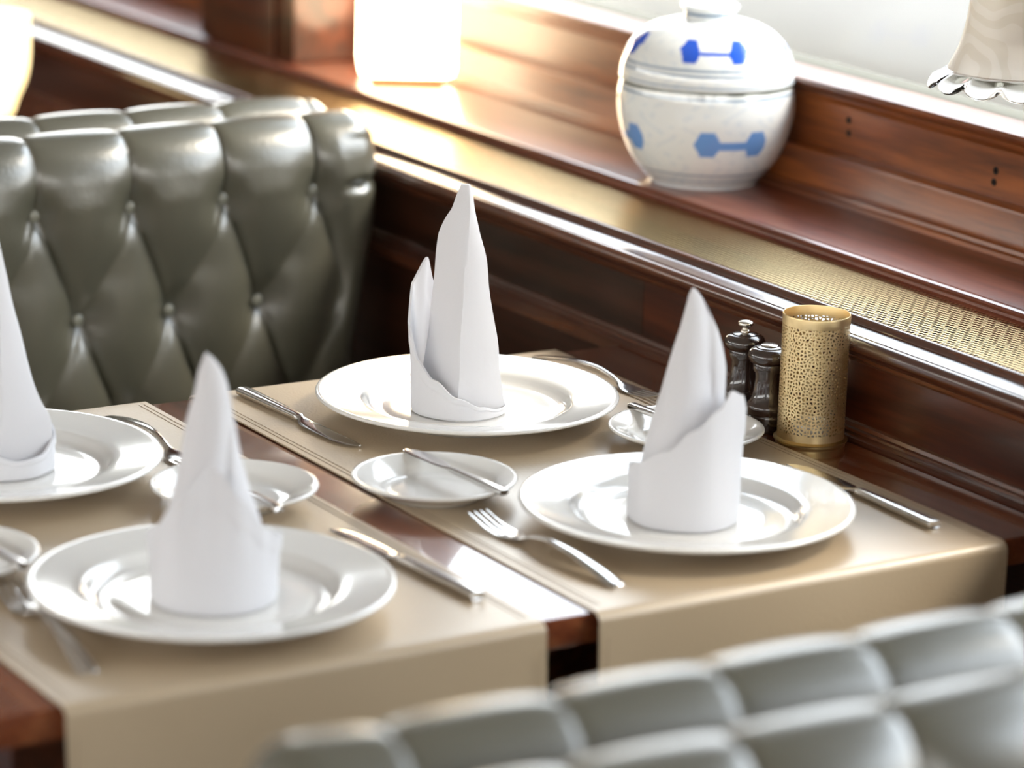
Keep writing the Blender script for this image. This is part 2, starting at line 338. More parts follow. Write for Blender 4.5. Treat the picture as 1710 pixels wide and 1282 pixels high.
# ------------------------------------------------------------------ runners
def runner(x0, x1, label, seed):
    rnd = random.Random(seed); ye, yn = 2.966, 2.212; th = .0016; rb = .010; drop = .27
    cx = (x0+x1)/2; hw = (x1-x0)/2
    path = []
    for k in range(10): path.append((ye + .0125, -drop + k*(drop-rb)/10, 1))
    for k in range(9): a = k*pi/16; path.append((ye + .0125 - rb*(1-cos(a)), -rb + rb*sin(a) + .0025, 0))
    n = 40
    for k in range(1, n): path.append((ye + .0025 - (ye-yn+.005)*k/n, .0025, 0))
    for k in range(9): a = pi/2 - k*pi/16; path.append((yn - .0025 - rb*cos(a), -rb + rb*sin(a) + .0025, 0))
    for k in range(1, 11): path.append((yn - .0125, -k*(drop-rb)/10 - rb, 1))
    t = empty('table_runner', (cx, 2.589, TZ)); tag(t, label, 'table runner', 'beige leatherette runners across the table')
    b_ = bmesh.new(); nx = 30
    ph = rnd.random()*6
    def P(y, z, fl, x, off=0):
        w = 0
        if z < -.01: w = .006*sin(x*17+ph)*min(1, -z/.15) + .004*min(1, -z/.1)
        s = 1 if y > 2.589 else -1
        return (x, y - 2.589 + s*abs(w) + (s*off if z < -.008 else 0), z + (off if z >= -.008 else 0))
    top = [[P(y, z, f, -hw + 2*hw*k/nx) for k in range(nx+1)] for y, z, f in path]
    bot = [[(p[0], p[1] - (th if p[1] > 0 else -th)*(1 if p[2] < -.006 else 0), p[2] - (th if p[2] >= -.006 else 0)) for p in r] for r in top]
    rows = [a + list(reversed(b)) for a, b in zip(top, bot)]
    grid(b_, rows, close_u=True, cap=True)
    obj('cloth', b_, M['runner'], t, smooth=50)
    # stitched hems: dashes of thread with a narrow welt
    def bead(pts, r):
        rr = []
        for i, p in enumerate(pts):
            q = pts[min(i+1, len(pts)-1)]; o_ = pts[max(i-1, 0)]
            d = (Vector(q)-Vector(o_)).normalized(); sd = d.cross(Vector((1, 0, 0))); sd = sd if sd.length > .1 else Vector((0, 0, 1)); sd.normalize(); up = d.cross(sd)
            rr.append([tuple(Vector(p) + r*(cos(a*pi/3)*sd + sin(a*pi/3)*up)) for a in range(6)])
        grid(b_, rr, close_u=True, cap=True)
    for s in (-1, 1):
        for ins in (.007, .0125):
            b_ = bmesh.new(); x = s*(hw-ins); yy = -.37
            while yy < .37:
                bead([(x, yy, .0026), (x, yy+.0020, .0030), (x, yy+.0036, .0026)], .00032); yy += .0046
            if ins < .01:
                obj('stitching', b_, M['thread'], t, smooth=False); b_ = bmesh.new()
                for zz in range(38): bead([(x, -.3930, -.02-zz*.0066), (x, -.3936, -.0225-zz*.0066), (x, -.3930, -.0245-zz*.0066)], .0004)
            obj('stitching', b_, M['thread'], t, smooth=False)
    return t
runner(1.480, 1.925, 'beige leather table runner nearest the window wall, under two white plates', 1)
runner(.990, 1.427, 'beige leather table runner on the aisle side, left of the wood gap', 2)

RT = TZ + .0027          # top of the runners
# ------------------------------------------------------------------ plates
def plate_mesh(big):
    b_ = bmesh.new()
    if big:
        pr = [(0, .004), (.082, .004), (.084, 0), (.089, 0), (.092, .004), (.104, .010), (.12, .0145), (.14, .0180), (.152, .0200), (.1546, .0212), (.1552, .0226), (.1545, .0240), (.152, .0246), (.149, .0240), (.135, .0216), (.117, .0188), (.110, .0178), (.1075, .0170), (.105, .0145), (.1025, .0112), (.099, .0088), (.094, .0078), (.085, .0072), (.084, .0075), (.06, .0066), (.03, .0064), (0, .0064)]
    else:
        pr = [(0, .003), (.040, .003), (.041, 0), (.045, 0), (.047, .003), (.060, .009), (.0745, .0152), (.0775, .0172), (.0781, .0184), (.0775, .0196), (.0755, .0199), (.073, .0190), (.061, .0136), (.056, .0108), (.053, .0082), (.047, .0062), (.036, .0055), (.034, .0057), (.018, .0052), (0, .0052)]
    return lathe(b_, pr, 128 if big else 96)
dp = obj('dinner_plate', plate_mesh(True), M['porcelain_relief'], smooth=60); bpL = obj('bread_plate', plate_mesh(False), M['porcelain'], smooth=60)
def place(o, x, y, z, label, cat, group, first, rz=0):
    c = o if first else copy_tree(o); c.location = (x, y, z); c.rotation_euler = (0, 0, rz); tag(c, label, cat, group); return c
G = 'white dinner plates at the four place settings'
for i, (x, y, l) in enumerate([(1.7005, 2.7857, 'white dinner plate at the far window-side setting, with a folded napkin with side flap'), (1.1996, 2.368, 'white dinner plate at the near aisle-side setting, beside the blurred fork'),
        (1.6894, 2.3757, 'white dinner plate at the near window-side setting, nearest the gold candle holder'), (1.1888, 2.7928, 'white dinner plate cut off by the left edge, at the far aisle-side setting')]):
    place(dp, x, y, RT, l, 'plate', G, i == 0, i*.4)
G = 'small white bread plates beside the dinner plates'
for i, (x, y, l) in enumerate([(1.5275, 2.5574, 'small white bread plate in the middle with a butter knife across it'), (1.3485, 2.6172, 'small white bread plate behind the near left napkin'),
        (1.8398, 2.5941, 'small white bread plate in front of the pepper and salt mills'), (1.038, 2.548, 'small white bread plate cut off by the left edge')]):
    place(bpL, x, y, RT, l, 'plate', G, i == 0, i*.7)

# ------------------------------------------------------------------ cutlery (built along +y from the handle end)
def loft(bm, secs, n=14, pw=2.6):
    """secs: (y, half width, half thickness, z centre, x centre)"""
    rows = []
    for y, w, t, z, x in secs:
        r = []
        for k in range(n):
            a = 2*pi*k/n; c, s = cos(a), sin(a)
            r.append((x + w*math.copysign(abs(c)**(2/pw), c), y, z + t*math.copysign(abs(s)**(2/pw), s)))
        rows.append(r)
    grid(bm, rows, close_u=True, cap=True)
def sm(secs, n=5): return smoothprof(secs, n)
def make_knife():
    t = empty('dinner_knife')
    b_ = bmesh.new(); loft(b_, sm([(0, .0060, .0030, .0046, 0), (.0015, .0076, .0040, .0046, 0), (.02, .0075, .0041, .0046, 0), (.07, .0066, .0039, .0046, 0), (.105, .0056, .0036, .0045, 0), (.116, .0054, .0034, .0044, 0), (.119, .0046, .0022, .0044, 0)]), 16, 3.6)
    obj('handle', b_, M['steel'], t)
    b_ = bmesh.new(); loft(b_, sm([(.117, .0044, .0024, .0044, 0), (.122, .0048, .0022, .0042, 0), (.128, .0072, .0014, .0036, .0008), (.137, .0094, .0009, .0030, .0018), (.16, .0100, .0007, .0028, .0018), (.195, .0096, .0006, .0025, .0014), (.212, .0080, .0006, .0024, .0002), (.222, .0050, .0005, .0023, -.0022), (.2265, .0018, .0004, .0023, -.0045)]), 12, 2.0)
    obj('blade', b_, M['steel'], t)
    return t
def make_butter():
    t = empty('butter_knife')
    b_ = bmesh.new(); loft(b_, sm([(0, .0045, .0022, .003, 0), (.0012, .0058, .0030, .003, 0), (.02, .0056, .0031, .003, 0), (.07, .0046, .0028, .003, 0), (.086, .0040, .0024, .003, 0)]), 14, 3.4)
    obj('handle', b_, M['steel'], t)
    b_ = bmesh.new(); loft(b_, sm([(.085, .0034, .0020, .003, 0), (.091, .0036, .0016, .003, 0), (.098, .0064, .001, .003, .001), (.112, .0082, .0007, .003, .0018), (.135, .0088, .0006, .003, .0018), (.150, .0082, .0006, .003, .0012), (.159, .0060, .0005, .003, 0), (.164, .0025, .0004, .003, -.0012)]), 12, 2.0)
    obj('blade', b_, M['steel'], t)
    return t
def make_fork():
    t = empty('dinner_fork')
    b_ = bmesh.new()
    # handle, arched clear of the cloth, then the neck and the palm of the fork
    secs = sm([(0, .0050, .0010, .0016, 0), (.002, .0078, .0016, .0020, 0), (.012, .0086, .0018, .0038, 0), (.04, .0076, .0018, .0090, 0), (.075, .0058, .0019, .0135, 0), (.105, .0040, .0020, .0140, 0), (.128, .0034, .0020, .0100, 0), (.140, .0040, .0018, .0062, 0), (.148, .0078, .0014, .0042, 0), (.156, .0112, .0011, .0030, 0), (.166, .0125, .0010, .0022, 0), (.170, .0125, .0010, .0021, 0)])
    loft(b_, secs, 16, 2.4); obj('handle', b_, M['steel'], t)
    b_ = bmesh.new()
    for k in (-1.5, -.5, .5, 1.5):
        x = k*.0068
        loft(b_, sm([(.168, .0024, .0010, .0021, x), (.178, .0021, .0010, .0024, x), (.195, .0019, .0009, .0042, x*.99), (.212, .0015, .0008, .0085, x*.97), (.218, .0006, .0005, .0105, x*.96)]), 8, 2.4)
    obj('tines', b_, M['steel'], t)
    return t
def place2(proto, first, a, b, z, label, cat, group, pitch=0):
    c = proto if first else copy_tree(proto)
    c.location = (a[0], a[1], z); ang = math.atan2(b[1]-a[1], b[0]-a[0]) - pi/2
    c.rotation_euler = (pitch, 0, ang); tag(c, label, cat, group); return c
kn = make_knife(); G = 'steel dinner knives on the runners'
place2(kn, True, (1.528, 2.951), (1.537, 2.727), RT, 'steel dinner knife left of the far window-side plate, blade towards the camera', 'knife', G)
place2(kn, False, (1.887, 2.259), (1.890, 2.480), RT, 'steel dinner knife right of the near window-side plate, below the candle holder', 'knife', G)
place2(kn, False, (1.405, 2.275), (1.390, 2.50), RT, 'steel dinner knife right of the near left plate, beside the bare wood gap', 'knife', G)
fk = make_fork(); G = 'steel dinner forks on the runners'
place2(fk, True, (1.531, 2.249), (1.520, 2.46), RT, 'steel fork between the wood gap and the near window-side plate', 'fork', G)
place2(fk, False, (1.0366, 2.259), (1.058, 2.46), RT, 'blurred steel fork at the lower left edge beside the near left plate', 'fork', G)
place2(fk, False, (1.884, 2.945), (1.906, 2.742), RT, 'steel fork behind the far window-side plate, tines resting by the bread plate', 'fork', G)
place2(fk, False, (1.366, 2.928), (1.362, 2.72), RT, 'steel fork right of the plate cut off at the left, half hidden by a napkin', 'fork', G)
bk = make_butter(); G = 'steel butter knives lying across the bread plates'
BZ = RT + .0182
place2(bk, True, (1.553, 2.4745), (1.5435, 2.64), BZ, 'steel butter knife across the middle bread plate', 'knife', G)
place2(bk, False, (1.344, 2.522), (1.336, 2.69), BZ, 'steel butter knife across the bread plate behind the near left napkin', 'knife', G)
place2(bk, False, (1.828, 2.675), (1.842, 2.51), BZ, 'steel butter knife across the bread plate in front of the mills', 'knife', G)
place2(bk, False, (1.075, 2.474), (1.06, 2.63), BZ, 'steel butter knife across the bread plate at the left edge', 'knife', G)

# ------------------------------------------------------------------ napkins
LV = Vector((0.84622, -0.53283, 0)); FV = Vector((0.53283, 0.84622, 0))
def rampt(tab, z):
    n = len(tab)
    if z <= tab[0][0] or n < 3: return interp(tab, z)
    for i in range(n-1):
        (x0, y0), (x1, y1) = tab[i], tab[i+1]
        if z <= x1:
            d = (y1-y0)/(x1-x0)
            m0 = d if i == 0 else .5*(d + (y0-tab[i-1][1])/(x0-tab[i-1][0])); m1 = d if i == n-2 else .5*(d + (tab[i+2][1]-y1)/(tab[i+2][0]-x1))
            h = x1-x0; t = (z-x0)/h
            return (2*t**3-3*t*t+1)*y0 + (t**3-2*t*t+t)*h*m0 + (-2*t**3+3*t*t)*y1 + (t**3-t*t)*h*m1
    return tab[-1][1]
def napkin(x, y, left, right, ridge, dfront, dback, collar, label, ridge_sharp=1.0, groove=None, seed=0):
    """left/right/ridge: (height, offset); dfront/dback: (height, depth); collar: (angle, height, r bottom, r top); 0 = right, 90 = towards the diner side, 180 = left"""
    rnd = random.Random(seed)
    o = Vector((0, 0, 0)); b_ = bmesh.new()
    top = left[-1][0]; nz = 60; rows = []
    for i in range(nz+1):
        z = top*(i/nz)**.95
        l, r, g = rampt(left, z), rampt(right, z), rampt(ridge, z); df, db = rampt(dfront, z), rampt(dback, z)
        cm = (l+r)/2; ring = []
        def seg(p, q, n, bulge, end=False):
            p, q = Vector(p), Vector(q); nn = (q-p); nn = Vector((nn.y, -nn.x)); 
            for k in range(n):
                t = k/n; ring.append(p.lerp(q, t) + nn*bulge*sin(pi*t))
        # fronts are negative depth
        e = .10*(r-l)
        seg((l, 0), (g, -df), 10, .20 if groove else .07)
        seg((g, -df), (r, 0), 10, .17 if groove else .05)
        seg((r, 0), (cm, db), 8, .22)
        seg((cm, db), (l, 0), 8, .22)
        pts = []
        for k, q in enumerate(ring):
            w = .0003*sin(z*90 + k*.9 + seed) * (1 if z < .8*top else .3)
            u, v = q.x*(1), q.y
            if groove:
                gz, gu, gw, gd = groove
                if v < 0: v += gd*exp(-((u-gu-gz*z)/gw)**2)*min(1, max(0, (z-.05)/.05))*max(0, 1-z/top)**.3
            u += w; v += w
            pts.append(tuple(LV*u + FV*v + Vector((0, 0, z))))
        rows.append(pts)
    grid(b_, rows, close_u=True, cap=True)
    # wrapped band around the foot with its folded hem
    cf = tab_smooth(collar); n = 120; H = 22; outer = []
    for j in range(H+1):
        t = j/H; r_ = []
        for k in range(n):
            th = 360*k/n; h, rb, rt = cf(th)
            hz = h*t; rr = rb + (rt-rb)*t**1.6 + .0012*sin(th*pi/180*5+seed)*(.3+t)
            if t > .72: rr += .0011*min(1, (t-.72)/.04)
            if t < .06: rr -= .0010*(1-t/.06)
            a = R_(th); r_.append(tuple(LV*(rr*cos(a)) - FV*(rr*sin(a)) + Vector((0, 0, hz + .0002))))
        outer.append(r_)
    inner = []
    for j in range(H, -1, -1):
        t = j/H; r_ = []
        for k in range(n):
            p = Vector(outer[j][k]); q = Vector((p.x, p.y, 0)); L_ = q.length; q = q*((L_-.0024)/L_); r_.append((q.x, q.y, p.z + (.0006 if j == H else 0) * 0))
        inner.append(r_)
    grid(b_, outer + inner, close_u=True, close_v=True)
    nk = obj('folded_napkin', b_, M['linen'], smooth=55); nk.location = (x, y, RT + .0075)
    tag(nk, label, 'napkin', 'white linen napkins folded into tall points'); return nk
NA = napkin(1.689, 2.7818,
    left=[(0, -.040), (.02, -.0400), (.04, -.0381), (.0625, -.0356), (.0964, -.0321), (.1276, -.0296), (.1568, -.0281), (.175, -.0262), (.1853, -.0243), (.20, -.0180), (.2078, -.0131), (.2214, -.0086), (.2331, -.0040)],
    right=[(0, .0470), (.02, .0434), (.0423, .0403), (.0649, .0384), (.0985, .032), (.1294, .0269), (.1584, .0231), (.1865, .0157), (.2085, .0103), (.2219, .0082), (.2331, .0052)],
    ridge=[(0, -.001), (.0975, .0006), (.1646, .0030), (.2083, .0060), (.2331, .0040)],
    dfront=[(0, .040), (.05, .034), (.1, .028), (.16, .019), (.2083, .009), (.2331, .002)], dback=[(0, .036), (.1, .022), (.2331, .002)],
    collar=[(0, .006, .047, .046), (30, .007, .048, .046), (60, .013, .048, .046), (90, .023, .048, .046), (125, .039, .048, .0455), (150, .056, .049, .047), (170, .092, .050, .054), (190, .128, .050, .053), (212, .152, .049, .043), (232, .120, .047, .044), (260, .06, .046, .043), (320, .015, .046, .043)],
    label='tall pointed napkin with open side flap, on the far window-side plate', seed=1)
NB = napkin(1.6861, 2.3757,
    left=[(0, -.043), (.0251, -.0428), (.0589, -.0403), (.0847, -.0348), (.1132, -.0272), (.145, -.0198), (.1744, -.0118), (.2002, -.0059), (.2109, -.0036), (.2154, -.0015)],
    right=[(0, .033), (.06, .0330), (.0868, .0339), (.1151, .0332), (.1466, .0317), (.1755, .0244), (.2008, .0119), (.2111, .0050), (.2154, .0008)],
    ridge=[(0, -.012), (.1, -.006), (.17, .001), (.2154, 0)],
    dfront=[(0, .038), (.06, .034), (.12, .026), (.17, .015), (.2154, .001)], dback=[(0, .036), (.1, .025), (.2154, .001)],
    collar=[(0, .104, .0505, .0505), (20, .122, .0505, .0500), (38, .128, .0510, .0490), (60, .112, .0510, .047), (85, .095, .0510, .046), (115, .074, .0515, .047), (150, .058, .052, .050), (180, .049, .053, .0525), (230, .04, .052, .047), (300, .045, .050, .045), (335, .075, .050, .048)],
    groove=(-.06, .026, .0045, .009),
    label='tall pointed napkin with diagonal wrapped band, on the plate nearest the candle holder', seed=2)
NC = napkin(1.1999, 2.3664,
    left=[(0, -.044), (.05, -.044), (.0778, -.0375), (.0973, -.033), (.1317, -.0272), (.1489, -.0242), (.1754, -.0174), (.197, -.0131), (.2068, -.0096), (.211, -.0082)],
    right=[(0, .044), (.05, .043), (.0802, .0355), (.0993, .0293), (.1332, .0201), (.1502, .0175), (.1763, .0128), (.1976, .0057), (.2071, -.0013), (.211, -.0062)],
    ridge=[(0, -.004), (.12, .002), (.17, .004), (.2, -.002), (.211, -.007)],
    dfront=[(0, .04), (.07, .031), (.12, .022), (.17, .013), (.211, .001)], dback=[(0, .04), (.1, .026), (.211, .001)],
    collar=[(0, .056, .054, .0560), (25, .068, .053, .050), (50, .094, .052, .0410), (75, .118, .052, .030), (90, .124, .052, .0265), (105, .118, .052, .030), (130, .094, .052, .0410), (155, .068, .053, .050), (180, .054, .054, .0560), (220, .05, .053, .05), (270, .055, .052, .046), (320, .05, .053, .05)],
    groove=(.05, .006, .0035, .006),
    label='blurred tall pointed napkin on the near left plate, its band rising to a peak', seed=3)
ND = napkin(1.1916, 2.7952,
    left=[(0, -.049), (.05, -.044), (.1, -.036), (.15, -.028), (.2, -.016), (.235, -.004)],
    right=[(0, .0500), (.0422, .0490), (.0515, .0470), (.0652, .0395), (.1004, .028), (.1366, .0194), (.1731, .0108), (.206, .0040), (.235, -.0020)],
    ridge=[(0, .0), (.1, .006), (.235, -.003)],
    dfront=[(0, .040), (.06, .032), (.12, .022), (.235, .002)], dback=[(0, .036), (.1, .022), (.235, .002)],
    collar=[(0, .030, .0525, .0520), (30, .020, .051, .049), (60, .018, .050, .048), (90, .024, .049, .047), (125, .036, .049, .047), (160, .07, .050, .05), (190, .12, .050, .05), (215, .10, .049, .045), (260, .05, .046, .043), (320, .04, .050, .048)],
    label='tall pointed napkin cut off by the left edge of the picture', seed=4)

# ------------------------------------------------------------------ candle holder
c = empty('candle_holder', (1.962, 2.551, TZ)); tag(c, 'gold fretwork cylinder candle holder beside the salt and pepper mills', 'candle holder')
b_ = bmesh.new(); lathe(b_, [(0, .001), (.0350, 0), (.0352, .0018), (.0356, .0028), (.0356, .0042), (.0372, .0050), (.0374, .0064), (.0352, .0072), (.0345, .0078), (.0338, .0080), (0, .0080)], 96); obj('base', b_, M['brass_dark'], c)
R1, R2 = .0338, .0328
b_ = bmesh.new(); lathe(b_, [(R1, .0075), (R1, .0150), (R1+.0001, .0151)], 96); lathe(b_, [(R2, .0075), (R2, .015)], 96); obj('lower_band', b_, M['brass'], c)
b_ = bmesh.new(); grid(b_, [[(r*cos(2*pi*k/128), r*sin(2*pi*k/128), z) for k in range(128)] for r, z in ((R1, .015), (R1, .124))], close_u=True)
grid(b_, [[(r*cos(2*pi*k/128), r*sin(2*pi*k/128), z) for k in range(128)] for r, z in ((R2, .124), (R2, .015))], close_u=True); obj('fretwork', b_, M['brass_fret'], c, norm=False)
b_ = bmesh.new(); lathe(b_, [(R2, .124), (R1, .124), (R1+.0002, .125), (R1+.0002, .133), (R1, .1340), (R1-.0004, .1344), (R2+.0002, .1342), (R2, .1335), (R2, .124)], 96); obj('upper_band', b_, M['brass'], c)
b_ = bmesh.new(); lathe(b_, [(0, .008), (.019, .008), (.0192, .010), (.0192, .022), (.0185, .023), (.017, .0225), (.016, .021), (0, .0205)], 48); obj('tealight', b_, M['porcelain'], c)

# ------------------------------------------------------------------ mills
def mill(x, y, knob, label):
    t = empty('pepper_mill' if knob else 'salt_mill', (x, y, TZ)); tag(t, label, 'pepper mill' if knob else 'salt mill')
    body = [(0, 0), (.0205, 0), (.0212, .002), (.0212, .014), (.0204, .0175), (.0208, .020), (.0212, .0235), (.0205, .027), (.0180, .030), (.0150, .037), (.0134, .046), (.0128, .054), (.0134, .060), (.0138, .0615)]
    b_ = bmesh.new(); lathe(b_, [body[0], body[1]] + smoothprof(body[1:], 4) + [(0, .0615)], 64); obj('body', b_, M['mill'], t)
    b_ = bmesh.new(); lathe(b_, [(0, .0615), (.0152, .0615), (.0156, .0635), (.0158, .068), (.0152, .0695), (0, .0695)], 64); obj('collar', b_, M['mill'], t)
    cap = smoothprof([(.0158, .0695), (.0190, .0715), (.0212, .0755), (.0214, .0790), (.0198, .0825), (.0165, .0848), (.0140, .0856)], 4)
    b_ = bmesh.new(); lathe(b_, [(0, .0695)] + cap + [(.0136, .0852), (.0128, .0866), (.0090, .0876), (0, .0880)], 64); obj('cap', b_, M['mill'], t)
    if knob:
        b_ = bmesh.new(); lathe(b_, smoothprof([(.0052, .0875), (.0050, .0895), (.0036, .0915), (.0040, .0935), (.0072, .0950), (.0080, .0970), (.0070, .0990), (.0035, .1002), (.0002, .1005)], 4), 32); obj('knob', b_, M['pewter'], t)
    else:
        b_ = bmesh.new(); lathe(b_, [(0, .0874), (.0085, .0874), (.0088, .0884), (.0080, .0890), (0, .0893)], 40); obj('grinder_cap', b_, M['pewter'], t)
    return t
mill(1.951, 2.612, False, 'shorter dark wooden salt mill without knob, next to the candle holder')
mill(1.961, 2.668, True, 'dark wooden pepper mill with metal knob, behind the salt mill')

# ------------------------------------------------------------------ porcelain jar on the sill
def jar():
    t = empty('ginger_jar', (2.252, 3.165, TZ+.1294)); tag(t, 'round blue and white porcelain jar with lid standing on the window sill', 'jar')
    body = [(0, .002), (.058, .002), (.060, 0), (.064, 0), (.066, .004)] + smoothprof([(.066, .004), (.074, .012), (.088, .030), (.099, .055), (.1050, .082), (.1055, .104), (.1035, .118), (.1030, .121)], 10) + [(.100, .1215), (0, .1215)]
    lid = [(0, .1216), (.101, .1216), (.1040, .1225), (.1045, .1245)] + smoothprof([(.1045, .1245), (.1020, .142), (.092, .164), (.074, .181), (.052, .1905), (.034, .1935)], 10) + [(.0322, .1938), (.0305, .196), (.0305, .2025), (.0330, .2045), (.0345, .2070), (.0345, .2095), (.0325, .2105), (.026, .2085), (0, .2075)]
    fa = math.atan2(-3.165, -2.252)                  # the painted motifs face the room corner of the aisle
    def sd(u, v, c0, w, rr, bar):
        d1 = max(abs(u-c0[0]-w)*1.0 + abs(v-c0[1])*.55, abs(v-c0[1])*1.1) - rr; d2 = max(abs(u-c0[0]+w) + abs(v-c0[1])*.55, abs(v-c0[1])*1.1) - rr
        d3 = max(abs(u-c0[0]) - w, abs(v-c0[1]+.001) - bar)
        return min(d1, d2, d3)
    def paint(o, lidp):
        me = o.data; ca = me.color_attributes.new('Glaze', 'FLOAT_COLOR', 'POINT')
        for i, v in enumerate(me.vertices):
            x, y, z = v.co; rr = math.hypot(x, y); a = math.atan2(y, x) - fa; a = (a + pi) % (2*pi) - pi
            rep = 2*pi/4; a4 = (a + rep/2) % rep - rep/2
            u = a4*.1
            base = (.84, .87, .87); col = base
            scr = sin(a*22 + 3*sin(z*160)) * sin(z*210 + 2*sin(a*9))
            if scr > .55: col = (.76, .81, .84)
            if lidp:
                s_ = sd(u*.9 if rr < .09 else u, z, (.008, .166), .030, .0135, .0022); dark = (.02, .10, .62)
                if s_ < 0: col = dark
                for zz, w in ((.127, .0012), (.140, .0008), (.146, .0006), (.1995, .0016)):
                    if abs(z-zz) < w: col = (.10, .20, .34)
            else:
                s_ = sd(u, z, (.034, .060), .030, .0165, .0055)
                if s_ < 0: col = (.16, .34, .72)
                for zz, w in ((.113, .0014), (.103, .0008), (.099, .0007), (.020, .001), (.012, .001)):
                    if abs(z-zz) < w: col = (.22, .32, .44)
            if rr < .03 and not lidp: col = base
            if not lidp and z > .1185: col = (.10, .11, .07)
            ca.data[i].color = (*col, 1)
    b_ = bmesh.new(); lathe(b_, dens(body), 400); o = obj('body', b_, M['bluewhite'], t); paint(o, False)
    b_ = bmesh.new(); lathe(b_, dens(lid), 400); o = obj('lid', b_, M['bluewhite'], t); paint(o, True)
    return t
def dens(p, step=.0014):
    out = [p[0]]
    for a, b in zip(p, p[1:]):
        n = max(1, int(math.hypot(b[0]-a[0], b[1]-a[1])/step)) if max(a[0], b[0]) > .03 and min(a[0], b[0]) > .02 else 1
        for k in range(1, n+1): out.append((a[0]+(b[0]-a[0])*k/n, a[1]+(b[1]-a[1])*k/n))
    return out
jar()

# ------------------------------------------------------------------ lamps
t = empty('glass_wall_lamp', (2.2136, 2.5747, TZ+.35)); tag(t, 'etched frosted glass lampshade with scalloped crystal rim, hanging at the upper right corner', 'lamp')
sh = smoothprof([(.067, .006), (.063, .016), (.056, .032), (.0505, .055), (.0475, .080), (.043, .105), (.034, .125), (.020, .134)], 6)
b_ = bmesh.new(); lathe(b_, sh + [(r-.0022, z) for r, z in reversed(sh)], 96); obj('lamp_shade', b_, M['frost'], t)
b_ = bmesh.new(); rows = []; n = 192; NS = 13
for (r, z, am) in [(.0655, .0085, 0), (.0700, .0060, .10), (.0765, .0030, .35), (.0815, .0, .75), (.0845, -.0045, 1), (.0835, -.0062, 1), (.0800, -.0040, .8), (.0735, -.0002, .35), (.0675, .0035, .1), (.0630, .0060, 0)]:
    row = []
    for k in range(n):
        a = 2*pi*k/n; s = abs(sin(a*NS/2)); lob = s**.7
        rr = r + am*.004*(lob-.5); row.append((rr*cos(a), rr*sin(a), z - am*.0085*(lob-.35)))
    rows.append(row)
grid(b_, rows, close_u=True, close_v=True); obj('scalloped_rim', b_, M['crystal'], t)
b_ = bmesh.new(); lathe(b_, [(0, .13), (.022, .130), (.024, .135), (.022, .16), (.012, .168), (.006, .17), (0, .172)], 40)
obj('lamp_holder', b_, M['brass'], t)
b_ = bmesh.new(); lathe(b_, smoothprof([(.0002, .032), (.014, .038), (.020, .055), (.016, .078), (.010, .1), (.009, .13)], 5), 32); obj('bulb', b_, M['porcelain'], t)
b_ = bmesh.new()
arm = [(0, 0, .17), (0, 0, .20), (.01, -.03, .222), (.02, -.08, .225), (.03, -.13, .20), (.03, -.178, .18)]
arm = smoothprof(arm, 5); rr = []
for i, p in enumerate(arm):
    d = (Vector(arm[min(i+1, len(arm)-1)]) - Vector(arm[max(i-1, 0)])).normalized(); s1 = d.orthogonal().normalized(); s1 = d.cross(Vector((1, .2, 0))).normalized(); s2 = d.cross(s1)
    rr.append([tuple(Vector(p) + .004*(cos(a*pi/4)*s1 + sin(a*pi/4)*s2)) for a in range(8)])
grid(b_, rr, close_u=True, cap=True); obj('arm', b_, M['brass'], t)
# glowing square shade on the sill beside the post
t = empty('sill_lantern', (2.268, 3.90, TZ+.1294)); tag(t, 'glowing square white lantern standing on the sill in front of the dark post', 'lantern')
b_ = bmesh.new(); bx(b_, -.066, .066, -.062, .062, .010, .26, .014); ob = obj('lantern_shade', b_, M['lit_white'], t, smooth=50)
b_ = bmesh.new(); bx(b_, -.05, .05, -.045, .045, 0, .012, .003); obj('base', b_, M['brass_dark'], t, smooth=30)
t.rotation_euler = (0, 0, R_(-28))
# lit shade at the left edge, standing on the next table
t = empty('table_lamp', (1.848, 4.365, TZ)); tag(t, 'warm glowing tulip-shaped table lamp at the left edge behind the benches', 'lamp')
b_ = bmesh.new(); lathe(b_, [(0, 0), (.04, 0), (.042, .004), (.03, .009), (.012, .013), (.012, .03), (0, .03)], 40); obj('base', b_, M['brass_dark'], t)
b_ = bmesh.new(); lathe(b_, smoothprof([(.012, .022), (.034, .03), (.044, .055), (.056, .085), (.061, .12), (.061, .174)], 6) + [(.059, .175), (.058, .12), (.04, .06), (.010, .03)], 56); obj('lamp_shade', b_, M['lit_warm'], t)

